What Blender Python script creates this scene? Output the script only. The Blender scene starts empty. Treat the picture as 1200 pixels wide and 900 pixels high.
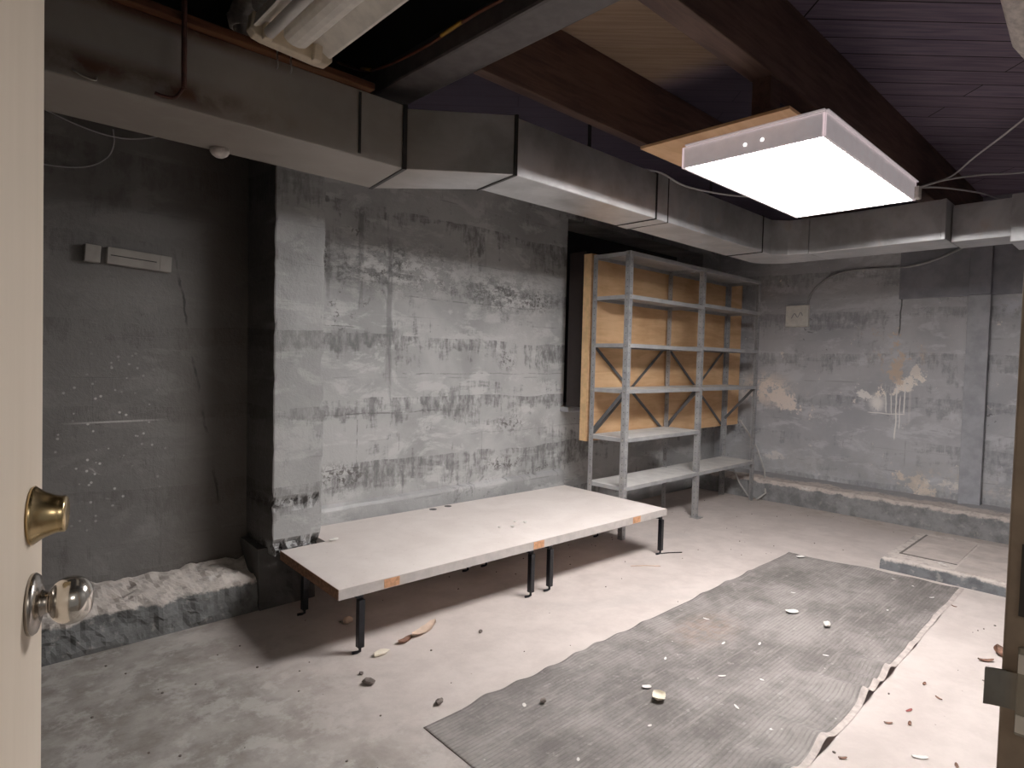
import bpy, bmesh, math, random
from mathutils import Vector, Matrix, noise
random.seed(7)
C = bpy.context.scene.collection
S = bpy.context.scene

# ------------------------------------------------------------------ materials
class NT:
    """tiny node-graph writer"""
    def __init__(s, name):
        s.m = bpy.data.materials.new(name); s.m.use_nodes = True
        s.t = s.m.node_tree; s.n = s.t.nodes; s.l = s.t.links
        s.b = s.n['Principled BSDF']
        s.geo = s.n.new('ShaderNodeNewGeometry')
        s.pos = s.geo.outputs['Position']
        sp = s.n.new('ShaderNodeSeparateXYZ'); s.l.new(s.pos, sp.inputs[0])
        s.X, s.Y, s.Z = sp.outputs
    def put(s, sock, v):
        if v is None: return
        if hasattr(v, 'links') or isinstance(v, bpy.types.NodeSocket): s.l.new(v, sock)
        else:
            try: sock.default_value = v
            except Exception: sock.default_value = (*v, 1)
    def math(s, op, a, b=None, c=None, clamp=False):
        n = s.n.new('ShaderNodeMath'); n.operation = op; n.use_clamp = clamp
        s.put(n.inputs[0], a); s.put(n.inputs[1], b)
        if c is not None: s.put(n.inputs[2], c)
        return n.outputs[0]
    def comb(s, x, y, z=0.0):
        n = s.n.new('ShaderNodeCombineXYZ')
        s.put(n.inputs[0], x); s.put(n.inputs[1], y); s.put(n.inputs[2], z); return n.outputs[0]
    def noise(s, vec, scale, detail=4, rough=.55, dist=0.0):
        n = s.n.new('ShaderNodeTexNoise'); s.l.new(vec, n.inputs['Vector'])
        n.inputs['Scale'].default_value = scale; n.inputs['Detail'].default_value = detail
        n.inputs['Roughness'].default_value = rough; n.inputs['Distortion'].default_value = dist
        return n.outputs['Fac']
    def ramp(s, v, lo, hi, a=0.0, b=1.0):
        n = s.n.new('ShaderNodeMapRange'); n.interpolation_type = 'SMOOTHSTEP'
        s.put(n.inputs['Value'], v); n.inputs['From Min'].default_value = lo; n.inputs['From Max'].default_value = hi
        n.inputs['To Min'].default_value = a; n.inputs['To Max'].default_value = b
        return n.outputs['Result']
    def mix(s, f, a, b, mode='MIX'):
        n = s.n.new('ShaderNodeMix'); n.data_type = 'RGBA'; n.blend_type = mode
        s.put(n.inputs['Factor'], f)
        for k, v in ((6, a), (7, b)):
            if isinstance(v, tuple) and len(v) == 3: v = (*v, 1)
            s.put(n.inputs[k], v)
        return n.outputs[2]
    def mul(s, *a):
        r = a[0]
        for k in a[1:]: r = s.math('MULTIPLY', r, k)
        return r
    def spot(s, u, v, cu, cv, ru, rv):
        a = s.math('POWER', s.math('DIVIDE', s.math('SUBTRACT', u, cu), ru), 2)
        a = s.math('POWER', s.math('ABSOLUTE', s.math('DIVIDE', s.math('SUBTRACT', u, cu), ru)), 2)
        b = s.math('POWER', s.math('ABSOLUTE', s.math('DIVIDE', s.math('SUBTRACT', v, cv), rv)), 2)
        d = s.math('SQRT', s.math('ADD', a, b))
        return s.ramp(d, 1.0, .15)
    def rspot(s, u, v, cu, cv, ru, rv, deg):
        c, d = math.cos(math.radians(deg)), math.sin(math.radians(deg))
        du, dv = s.math('SUBTRACT', u, cu), s.math('SUBTRACT', v, cv)
        a = s.math('ADD', s.mul(du, c), s.mul(dv, d)); b = s.math('SUBTRACT', s.mul(dv, c), s.mul(du, d))
        return s.spot(a, b, 0.0, 0.0, ru, rv)
    def seg(s, u, v, u0, v0, u1, v1, w):
        # thin straight line, horizontal or vertical, softened by wobble
        wob = s.mul(s.math('SUBTRACT', s.noise(s.pos, 5, 3), .5), .034)
        if abs(u1 - u0) > abs(v1 - v0): a, m, q, lo, hi = v, (v0 + v1) / 2, u, min(u0, u1), max(u0, u1)
        else: a, m, q, lo, hi = u, (u0 + u1) / 2, v, min(v0, v1), max(v0, v1)
        d = s.math('ABSOLUTE', s.math('SUBTRACT', s.math('ADD', a, wob), m))
        return s.mul(s.ramp(d, w, w * .35), s.ramp(q, lo - .02, lo + .02), s.ramp(q, hi + .02, hi - .02))
    def brick(s, vec, w, h, mortar=.01, smooth=.3, off=.5):
        n = s.n.new('ShaderNodeTexBrick'); s.l.new(vec, n.inputs['Vector'])
        n.inputs['Scale'].default_value = 1; n.inputs['Brick Width'].default_value = w
        n.inputs['Row Height'].default_value = h; n.inputs['Mortar Size'].default_value = mortar
        n.inputs['Mortar Smooth'].default_value = smooth; n.offset = off
        n.inputs['Color1'].default_value = (0, 0, 0, 1); n.inputs['Color2'].default_value = (1, 1, 1, 1)
        return n.outputs['Fac'], n.outputs['Color']
    def bump(s, h, strength=.4, dist=.01):
        n = s.n.new('ShaderNodeBump'); n.inputs['Strength'].default_value = strength
        n.inputs['Distance'].default_value = dist; s.l.new(h, n.inputs['Height'])
        s.l.new(n.outputs[0], s.b.inputs['Normal'])
    def out(s, col=None, rough=None, metal=None, spec=None):
        s.put(s.b.inputs['Base Color'], (*col, 1) if isinstance(col, tuple) and len(col) == 3 else col)
        s.put(s.b.inputs['Roughness'], rough); s.put(s.b.inputs['Metallic'], metal)
        if spec is not None: s.b.inputs['Specular IOR Level'].default_value = spec
        return s.m

def plain(name, col, rough=.6, metal=0.0, var=.12, scale=18, bumpy=0.0):
    t = NT(name); f = t.noise(t.pos, scale, 5, .6)
    d = tuple(c * (1 - var * 1.6) for c in col); l = tuple(min(1, c * (1 + var)) for c in col)
    c = t.mix(t.ramp(f, .3, .7), d, l)
    if bumpy: t.bump(f, bumpy, .004)
    return t.out(c, rough, metal)

def wall_mat(name, kind):
    t = NT(name)
    u = t.math('ADD', t.X, t.Y) if kind != 'pillar' else t.math('ADD', t.X, t.Y)
    uv = t.comb(u, t.Z)
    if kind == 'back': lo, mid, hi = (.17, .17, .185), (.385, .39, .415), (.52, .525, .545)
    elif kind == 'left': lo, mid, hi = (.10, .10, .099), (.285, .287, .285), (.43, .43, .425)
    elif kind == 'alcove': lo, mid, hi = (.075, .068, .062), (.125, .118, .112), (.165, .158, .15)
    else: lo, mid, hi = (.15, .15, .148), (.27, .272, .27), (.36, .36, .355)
    n1 = t.noise(t.pos, 1.3, 7, .6, .4)
    col = t.mix(t.ramp(n1, .36, .64), mid, hi); hi2 = tuple(min(1, c * 1.22) for c in hi)
    # trowelled, streaky dark patches: wide in u, dripping in z
    drip = t.noise(t.comb(t.math('MULTIPLY', u, 9.0), t.math('MULTIPLY', t.Z, 1.6)), 1.6, 8, .68, .3)
    big = t.noise(t.comb(t.math('MULTIPLY', u, .75), t.math('MULTIPLY', t.Z, 2.1), 3.1), 1.5, 6, .7, .5)
    # stains hang below the course lines and fade downwards
    fz = t.math('FRACT', t.math('ADD', t.math('DIVIDE', t.Z, .41), t.math('ADD', .18, t.mul(t.noise(t.comb(u, 0.0), .8, 3), .35))))
    hang = t.ramp(fz, .35, .98)
    hang = t.mul(hang, t.ramp(fz, 1.0, .985))
    patch = t.ramp(t.math('ADD', t.math('ADD', t.mul(big, .56), t.mul(drip, .36)), t.mul(hang, .085)), .505, .565)
    light = t.ramp(t.noise(t.comb(t.math('MULTIPLY', u, 1.6), t.math('MULTIPLY', t.Z, 3.4), 7.7), 1.7, 8, .7, .4), .50, .60)
    brush = t.ramp(t.noise(t.comb(t.math('MULTIPLY', u, 14.0), t.math('MULTIPLY', t.Z, 5.0)), 1.8, 7, .7), .3, .62)
    amt = {'left': .85, 'pillar': .8, 'back': .6, 'alcove': .5}[kind]
    col = t.mix(t.mul(light, .7), col, hi2)
    col = t.mix(t.mul(patch, brush, amt), col, lo)
    # block courses, faint and broken
    bvec = t.comb(u, t.math('ADD', t.Z, t.mul(t.noise(t.pos, 1.5, 2), .03)))
    ln, bc = t.brick(bvec, .82, .205, .0025, .1)
    lnb, bcb = t.brick(bvec, 1.64, .41, .006, .2, .33)
    gate = t.ramp(t.noise(t.pos, 2.6, 3, .6), .50, .62)
    gate2 = t.ramp(t.noise(t.pos, 1.7, 3, .6), .35, .5)
    col = t.mix(t.mul(bcb, .12), col, lo)
    col = t.mix(t.mul(ln, gate, .20), col, (.09, .088, .085))
    col = t.mix(t.mul(lnb, gate2, gate, .25), col, (.07, .068, .066))
    fine = t.noise(t.pos, 38, 5, .65)
    med = t.noise(t.pos, 11, 6, .72, .6)
    # chips of exposed dark substrate
    chipg = t.ramp(t.noise(t.pos, 1.9, 2), .55, .72)
    chips = t.mul(t.ramp(med, .60, .63), chipg)
    col = t.mix(t.mul(chips, .85), col, (.045, .04, .036))
    hgt = t.math('ADD', t.mul(fine, .35), t.mul(med, .6))
    hgt = t.math('SUBTRACT', hgt, t.mul(ln, gate, .15))
    hgt = t.math('ADD', hgt, t.mul(patch, brush, .18))
    white = None
    if kind == 'left':
        # crusty bright peeling band high on the wall
        g = t.math('MAXIMUM', t.spot(t.X, t.Z, 2.35, 1.93, .85, .26), t.spot(t.X, t.Z, 3.35, 1.86, .75, .24))
        pe = t.ramp(t.noise(t.comb(t.math('MULTIPLY', u, 1.0), t.math('MULTIPLY', t.Z, 1.7)), 8, 11, .84, .0), .485, .54)
        col = t.mix(t.mul(g, pe, .85), col, (.74, .74, .73))
        pd = t.ramp(t.noise(t.pos, 7, 10, .80, .0), .545, .59)
        col = t.mix(t.mul(g, pd, .85), col, (.08, .078, .075))
        hgt = t.math('ADD', hgt, t.mul(g, pe, .9))
        for cx, cz, rx, rz in ((3.35, .86, .22, .10), (3.3, 1.35, .14, .12), (3.6, 1.82, .3, .12), (1.75, 1.95, .1, .2), (3.3, .55, .3, .09), (1.9, .6, .3, .12)):
            sp = t.mul(t.spot(t.X, t.Z, cx, cz, rx, rz), t.ramp(t.noise(t.pos, 24, 7, .75, .5), .50, .55))
            col = t.mix(t.mul(sp, .9), col, (.05, .04, .036))
        # vertical plaster joints
        for x0, z0, x1, z1, w, k in ((1.74, 1.535, 2.02, 1.535, .005, .8), (1.62, .985, 2.9, .985, .006, .85), (1.70, .645, 2.12, .645, .006, .9), (2.2, 1.245, 3.95, 1.245, .005, .55),
                                  (2.010, .66, 2.010, .985, .005, .85), (2.323, .71, 2.323, .97, .004, .7), (2.35, 1.76, 3.6, 1.76, .006, .6), (2.9, .80, 3.95, .80, .004, .4)):
            col = t.mix(t.mul(t.seg(t.X, t.Z, x0, z0, x1, z1, w), t.ramp(med, .42, .56), k, .85), col, (.075, .072, .068))
        for x0, z0, z1, w, k in ((2.235, 1.02, 2.25, .030, .7), (2.02, 1.65, 2.25, .026, .8), (1.80, 1.7, 2.1, .02, .5)):
            col = t.mix(t.mul(t.seg(t.X, t.Z, x0, z0, x0, z1, w), t.ramp(drip, .38, .55), k), col, (.13, .13, .13))
    if kind == 'alcove':
        col = t.mix(t.mul(t.ramp(t.X, .80, 1.15), .6), col, (.055, .040, .030))  # pillar's shade on the wall painted in, with a brown tint
        g = t.spot(t.X, t.Z, .66, .92, .34, .62)
        v = t.n.new('ShaderNodeTexVoronoi'); v.inputs['Scale'].default_value = 26; t.l.new(t.pos, v.inputs['Vector'])
        sp = t.mul(g, t.ramp(v.outputs['Distance'], .20, .10), t.ramp(t.noise(t.pos, 9, 4), .42, .52))
        col = t.mix(sp, col, (.62, .6, .57))
        scr = t.mul(t.spot(t.X, t.Z, .68, .82, .22, .3), t.ramp(t.noise(t.comb(t.math('MULTIPLY', t.X, 3.0), t.math('ADD', t.math('MULTIPLY', t.Z, 14.0), t.math('MULTIPLY', t.X, 6.0))), 2.2, 8, .75, 1.0), .60, .66))
        col = t.mix(t.mul(scr, .65), col, (.5, .48, .45))
        lnw = t.mul(t.ramp(t.math('ABSOLUTE', t.math('SUBTRACT', t.Z, 1.005)), .006, .002), t.spot(t.X, t.Z, .7, 1.0, .25, .1))
        col = t.mix(t.mul(lnw, .8), col, (.55, .53, .5))
        # leaning crack
        xc = t.math('ADD', .977, t.math('MULTIPLY', t.math('SUBTRACT', 1.712, t.Z), .175))
        xc = t.math('ADD', xc, t.mul(t.math('SUBTRACT', t.noise(t.pos, 9, 4), .5), .05))
        cr = t.mul(t.ramp(t.math('ABSOLUTE', t.math('SUBTRACT', t.X, xc)), .008, .003), t.ramp(t.Z, .5, .6), t.ramp(t.noise(t.pos, 6, 3), .42, .55), t.ramp(t.Z, 1.9, 1.7))
        col = t.mix(t.mul(cr, .9), col, (.02, .018, .016))
    if kind == 'back':
        nz = t.noise(t.pos, 7.5, 10, .80, .1)
        low = t.noise(t.pos, 6, 6, .7, .2)
        for cy, cz, ry, rz, th, c, k in ((2.95, 1.10, .42, .26, .45, (.92, .80, .70), .95), (2.5, 1.0, .3, .13, .55, (.62, .55, .48), .7), (1.68, 1.42, .32, .36, .53, (.60, .43, .28), .85),
                                        (1.85, 1.03, .10, .12, .42, (.95, .92, .88), 1.0), (2.3, 1.68, .5, .10, .60, (.62, .52, .42), .8), (1.3, .35, .55, .16, .50, (.74, .62, .52), .85),
                                        (2.5, .45, .8, .12, .58, (.6, .55, .5), .6), (.85, .5, .2, .35, .54, (.75, .7, .66), .8), (1.9, 1.7, .2, .12, .56, (.5, .4, .3), .7), (.85, 1.9, .2, .12, .45, (.6, .62, .68), .8), (1.45, 1.93, .35, .14, .52, (.5, .52, .56), .6)):
            sp = t.mul(t.spot(t.Y, t.Z, cy, cz, ry, rz), t.ramp(nz, th, th + .07))
            col = t.mix(t.mul(sp, k), col, c)
        for cy, cz, ry, rz, deg, th, c, k in ((1.66, 1.20, .26, .075, -28, .41, (.95, .88, .80), 1.0), (1.98, 1.12, .13, .05, 40, .42, (.95, .92, .88), .9), (2.76, 1.03, .34, .10, 32, .40, (.93, .82, .74), .95), (1.70, 1.38, .10, .26, 0, .44, (.66, .50, .36), .8), (1.55, 1.34, .05, .10, 0, .42, (.9, .82, .74), .8), (1.50, .30, .28, .10, 25, .42, (.82, .70, .58), .9), (1.25, .34, .22, .05, 0, .42, (.85, .80, .74), .8), (2.83, .40, .22, .05, 0, .43, (.85, .8, .76), .7)):
            sp = t.ramp(t.math('ADD', t.mul(t.rspot(t.Y, t.Z, cy, cz, ry * 1.45, rz * 1.7, deg), .42), t.mul(t.math('SUBTRACT', nz, .5), 2.1)), .27, .36)
            col = t.mix(t.mul(sp, k), col, c)
        for y0, z0, z1, w in ((1.775, .94, 1.12, .007), (1.69, .70, 1.18, .009), (1.625, .94, 1.2, .008), (1.84, .95, 1.1, .006), (1.66, .80, 1.1, .006), (1.73, .93, 1.1, .005)):
            col = t.mix(t.mul(t.seg(t.Y, t.Z, y0, z0, y0, z1, w), .95), col, (.92, .89, .85))
        col = t.mix(t.mul(t.seg(t.Y, t.Z, 1.62, .935, 1.92, .935, .006), .9), col, (.9, .87, .83))
        # lime runs below the white stain
        dr = t.noise(t.comb(t.math('MULTIPLY', t.Y, 30.0), t.math('MULTIPLY', t.Z, .7)), 1.0, 3, .5)
        run = t.mul(.35, t.ramp(dr, .54, .60), t.ramp(t.math('ABSOLUTE', t.math('SUBTRACT', t.Y, 1.70)), .17, .12), t.ramp(t.Z, .80, .95), t.ramp(t.Z, 1.24, 1.16))
        col = t.mix(t.mul(run, .85), col, (.82, .79, .76))
        # plum-grey lower zone
        col = t.mix(t.mul(t.ramp(t.Z, .75, .3), t.ramp(low, .35, .65), .45), col, (.34, .33, .31))
        vc = t.mul(t.ramp(t.math('ABSOLUTE', t.math('SUBTRACT', t.Y, t.math('ADD', 1.69, t.mul(t.math('SUBTRACT', t.noise(t.pos, 5, 3), .5), .04)))), .009, .003), t.ramp(t.Z, 1.65, 1.7))
        col = t.mix(t.mul(vc, .85), col, (.03, .03, .03))
    if kind == 'pillar':
        col = t.mix(t.mul(t.ramp(t.X, 1.336, 1.329), .75), col, (.035, .028, .024))  # shaded side face of the pillar painted dark
        for cz, rz in ((.57, .035), (.33, .05)):
            sp = t.mul(t.ramp(t.math('ABSOLUTE', t.math('SUBTRACT', t.Z, cz)), rz, rz * .4), t.ramp(t.noise(t.pos, 20, 8, .75, .8), .49, .54))
            col = t.mix(t.mul(sp, .9), col, (.035, .03, .028))
    t.bump(hgt, .6, .012)
    return t.out(col, t.ramp(t.math('ADD', t.mul(patch, .5), t.mul(light, -.3)), -.3, .5, .36, .5) if kind in ('left', 'pillar') else .5, 0, .5)

def floor_mat(name='dusty_concrete'):
    t = NT(name)
    a = t.noise(t.pos, 1.1, 8, .62, .5); b = t.noise(t.pos, 4, 9, .68, .15); c = t.noise(t.pos, 40, 5, .6)
    clean = t.mix(t.ramp(b, .3, .7), (.47, .405, .372), (.585, .51, .472))
    # cement-grey, blotchy zone towards the left of the room
    zone = t.ramp(t.math('ADD', t.X, t.mul(t.math('SUBTRACT', a, .5), 1.6)), 1.75, .75)
    dirty = t.mix(t.ramp(b, .32, .66), (.20, .175, .155), (.39, .36, .33))
    dirty = t.mix(t.mul(t.ramp(t.noise(t.pos, 6, 10, .72, .1), .48, .60), .6), dirty, (.52, .49, .46))
    col = t.mix(t.mul(zone, .95), clean, dirty)
    col = t.mix(t.mul(t.ramp(a, .56, .66), .25), col, (.36, .33, .31))
    # spread of fines against the right-hand kerb
    rub = t.mul(t.ramp(t.X, 5.5, 6.1), t.ramp(b, .45, .6))
    col = t.mix(t.mul(rub, .6), col, (.33, .27, .22))
    v = t.n.new('ShaderNodeTexVoronoi'); v.inputs['Scale'].default_value = 16; t.l.new(t.pos, v.inputs['Vector'])
    dots = t.mul(t.ramp(v.outputs['Distance'], .055, .03), t.ramp(t.noise(t.pos, 3.3, 3), .5, .6))
    col = t.mix(t.mul(dots, .7), col, (.12, .09, .07))
    t.bump(t.math('ADD', t.mul(b, .8), t.mul(c, .25)), .35, .01)
    return t.out(col, .85, 0, .25)

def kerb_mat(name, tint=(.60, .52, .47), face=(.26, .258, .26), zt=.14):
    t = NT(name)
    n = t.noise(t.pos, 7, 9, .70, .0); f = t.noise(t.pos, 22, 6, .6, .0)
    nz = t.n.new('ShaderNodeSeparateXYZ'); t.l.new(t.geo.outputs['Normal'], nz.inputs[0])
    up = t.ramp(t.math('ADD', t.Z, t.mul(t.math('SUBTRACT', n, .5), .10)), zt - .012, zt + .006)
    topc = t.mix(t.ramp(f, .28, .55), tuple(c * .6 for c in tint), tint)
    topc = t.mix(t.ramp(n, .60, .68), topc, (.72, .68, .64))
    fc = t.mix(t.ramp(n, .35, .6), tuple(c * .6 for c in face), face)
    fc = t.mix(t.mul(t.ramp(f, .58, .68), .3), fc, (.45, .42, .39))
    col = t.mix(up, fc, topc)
    if name == 'broken_concrete_kerb':
        col = t.mix(t.mul(t.ramp(t.math('ADD', t.X, t.mul(t.math('SUBTRACT', n, .5), .35)), 6.38, 6.46), .85), col, (.30, .30, .315))
    t.bump(t.math('ADD', n, t.mul(f, .3)), .55, .016)
    return t.out(col, .9, 0, .2)

def duct_mat():
    t = NT('galvanised_steel')
    n = t.noise(t.pos, 6, 6, .6, .3); f = t.noise(t.pos, 45, 4, .6)
    base = t.mix(t.ramp(n, .3, .7), (.52, .52, .52), (.74, .74, .75))
    dusty = t.ramp(t.X, 1.9, 1.45)
    col = t.mix(t.mul(dusty, .75), base, (.225, .185, .14))
    rust = t.mul(t.ramp(t.X, 1.25, .65), t.math('MAXIMUM', t.mul(t.ramp(t.math('ABSOLUTE', t.math('SUBTRACT', t.Z, 2.20)), .075, .0), 1.0), t.ramp(t.Z, 2.36, 2.41)), t.ramp(n, .3, .6))
    col = t.mix(t.mul(rust, .9), col, (.085, .030, .010))
    tan = t.mul(t.ramp(n, .55, .7), t.ramp(t.X, 2.6, 3.0), .35)
    col = t.mix(tan, col, (.55, .42, .32))
    t.bump(t.noise(t.pos, 3.5, 2, .5), .16, .03)
    return t.out(col, t.math('ADD', t.ramp(n, .3, .7, .30, .42), t.mul(dusty, .16)), t.math('SUBTRACT', .82, t.mul(dusty, .5)))

def wood_mat(name, c1, c2, axis='X', rough=.75, ring=9, knots=False):
    t = NT(name)
    k = {'X': (1.2, 14, 14), 'Y': (14, 1.2, 14), 'Z': (14, 14, 1.2)}[axis]
    v = t.comb(t.mul(t.X, k[0]), t.mul(t.Y, k[1]), t.mul(t.Z, k[2]))
    g = t.noise(v, ring * .25, 7, .65, .5); b = t.noise(t.pos, 3, 4)
    col = t.mix(t.ramp(t.math('ADD', t.mul(g, .75), t.mul(b, .25)), .36, .64), c1, c2)
    t.bump(g, .15, .004)
    return t.out(col, rough, 0, .3)

def subfloor_mat():
    t = NT('diagonal_subfloor_boards')
    # boards laid at 44 degrees to the joists
    ca, sa = .722, -.692
    along = t.math('ADD', t.mul(t.X, ca), t.mul(t.Y, sa)); across = t.math('ADD', t.mul(t.X, -sa), t.mul(t.Y, ca))
    fac, bc = t.brick(t.comb(along, across), 2.4, .142, .004, .2)
    g = t.noise(t.comb(t.mul(along, 1.0), t.mul(across, 16.0)), 2.4, 7, .65, .3)
    col = t.mix(t.ramp(g, .35, .65), (.115, .092, .135), (.195, .150, .195))
    col = t.mix(t.mul(bc, .35), col, (.085, .06, .075))
    col = t.mix(fac, col, (.012, .01, .01))
    # shade left of the beam, painted near black into the boards
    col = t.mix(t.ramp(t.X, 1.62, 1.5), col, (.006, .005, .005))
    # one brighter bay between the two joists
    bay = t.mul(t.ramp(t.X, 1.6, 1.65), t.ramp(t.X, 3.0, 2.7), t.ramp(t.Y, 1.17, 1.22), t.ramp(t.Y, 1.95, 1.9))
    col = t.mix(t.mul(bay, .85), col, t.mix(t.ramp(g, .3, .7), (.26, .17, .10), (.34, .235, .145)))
    ceil_shade = t.math('MAXIMUM', t.ramp(t.Y, 1.93, 1.97), t.mul(t.ramp(t.Y, 1.15, 1.2), t.ramp(t.X, 2.75, 3.05)))  # painted shade: past the outer joist and far along the bay
    col = t.mix(t.mul(ceil_shade, t.ramp(t.X, 1.6, 1.62), .88), col, (.014, .012, .022))
    t.bump(t.math('SUBTRACT', t.mul(g, .3), fac), .5, .01)
    return t.out(col, .8, 0, .2)

def mat_mat():
    t = NT('ribbed_rubber')
    w = t.math('SINE', t.mul(t.Y, 2 * math.pi / .017))
    n = t.noise(t.pos, 2.6, 10, .74, .1); f = t.noise(t.pos, 22, 6, .68)
    col = t.mix(t.ramp(n, .36, .66), (.125, .112, .104), (.28, .252, .236))
    streak = t.noise(t.comb(t.mul(t.X, 1.0), t.mul(t.Y, 9.0)), 3.0, 6, .7)
    col = t.mix(t.mul(t.ramp(streak, .5, .68), .45), col, (.36, .33, .30))
    col = t.mix(t.mul(t.ramp(f, .58, .70), .35), col, (.46, .43, .40))
    col = t.mix(t.mul(t.ramp(w, -.2, -.9), t.ramp(f, .3, .6), .34), col, (.07, .062, .056))
    col = t.mix(t.mul(t.spot(t.X, t.Y, 2.9, 1.55, .35, .2), t.ramp(f, .35, .6), .3), col, (.35, .22, .15))
    v = t.n.new('ShaderNodeTexVoronoi'); v.inputs['Scale'].default_value = 12; t.l.new(t.pos, v.inputs['Vector'])
    dots = t.mul(t.ramp(v.outputs['Distance'], .06, .03), t.ramp(t.noise(t.pos, 4, 3), .5, .55))
    col = t.mix(t.mul(dots, .7), col, (.6, .56, .5))
    t.bump(t.math('ADD', t.mul(w, .28), t.mul(n, .8)), .4, .006)
    return t.out(col, .8, 0, .3)

def post_mat():
    t = NT('slotted_grey_steel')
    tc = t.n.new('ShaderNodeTexCoord'); sp = t.n.new('ShaderNodeSeparateXYZ'); t.l.new(tc.outputs['Object'], sp.inputs[0])
    x, y, z = sp.outputs
    uu = t.math('MAXIMUM', t.math('ABSOLUTE', x), t.math('ABSOLUTE', y))
    dz = t.math('SUBTRACT', t.math('FRACT', t.math('DIVIDE', z, .05)), .5)
    d = t.math('SQRT', t.math('ADD', t.math('POWER', t.mul(dz, .05), 2), t.math('POWER', t.math('ABSOLUTE', t.math('SUBTRACT', uu, .021)), 2)))
    hole = t.mul(t.ramp(d, .0055, .0035), .7)
    n = t.noise(t.pos, 14, 5, .65)
    col = t.mix(t.ramp(n, .35, .65), (.27, .27, .275), (.38, .38, .385))
    low = t.mul(t.ramp(t.Z, .9, .2), t.ramp(n, .4, .65))
    col = t.mix(t.mul(low, .35), col, (.38, .34, .30))
    col = t.mix(hole, col, (.035, .03, .028))
    return t.out(col, .5, t.math('MULTIPLY', t.math('SUBTRACT', 1.0, hole), .35))

def shelf_mat():
    t = NT('dusty_grey_shelf')
    nz = t.n.new('ShaderNodeSeparateXYZ'); t.l.new(t.geo.outputs['Normal'], nz.inputs[0])
    n = t.noise(t.pos, 8, 6, .6)
    col = t.mix(t.ramp(n, .3, .7), (.32, .322, .327), (.43, .43, .435))
    dust = t.mix(t.ramp(n, .3, .7), (.60, .58, .56), (.76, .74, .71))
    col = t.mix(t.ramp(nz.outputs[2], .5, .9), col, dust)
    return t.out(col, .55, t.ramp(nz.outputs[2], .9, .3, 0, .25))

def top_mat():
    t = NT('dusty_white_laminate')
    n = t.noise(t.pos, 3, 8, .65, .5); f = t.noise(t.pos, 45, 5, .65)
    col = t.mix(t.ramp(n, .3, .7), (.68, .60, .555), (.78, .705, .66))
    col = t.mix(t.mul(t.ramp(f, .6, .72), .4), col, (.42, .34, .29))
    t.bump(f, .1, .002)
    return t.out(col, .6, 0, .3)

def ply_mat():
    t = NT('plywood')
    v = t.comb(t.mul(t.X, 1.2), t.mul(t.Y, 6.0), t.mul(t.Z, 9.0))
    g = t.noise(v, 1.8, 7, .6, .8); b = t.noise(t.pos, 2.3, 4)
    col = t.mix(t.ramp(t.math('ADD', t.mul(g, .5), t.mul(b, .5)), .36, .64), (.58, .32, .15), (.78, .49, .26))
    t.bump(g, .1, .003)
    return t.out(col, .6, 0, .3)

def door_mat():
    t = NT('cream_door_paint')
    n = t.noise(t.comb(t.mul(t.X, 6.0), t.mul(t.Y, 6.0), t.mul(t.Z, .6)), 2, 5, .6)
    col = t.mix(t.ramp(n, .3, .7), (.68, .575, .455), (.74, .635, .515))
    return t.out(col, .5, 0, .3)

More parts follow.
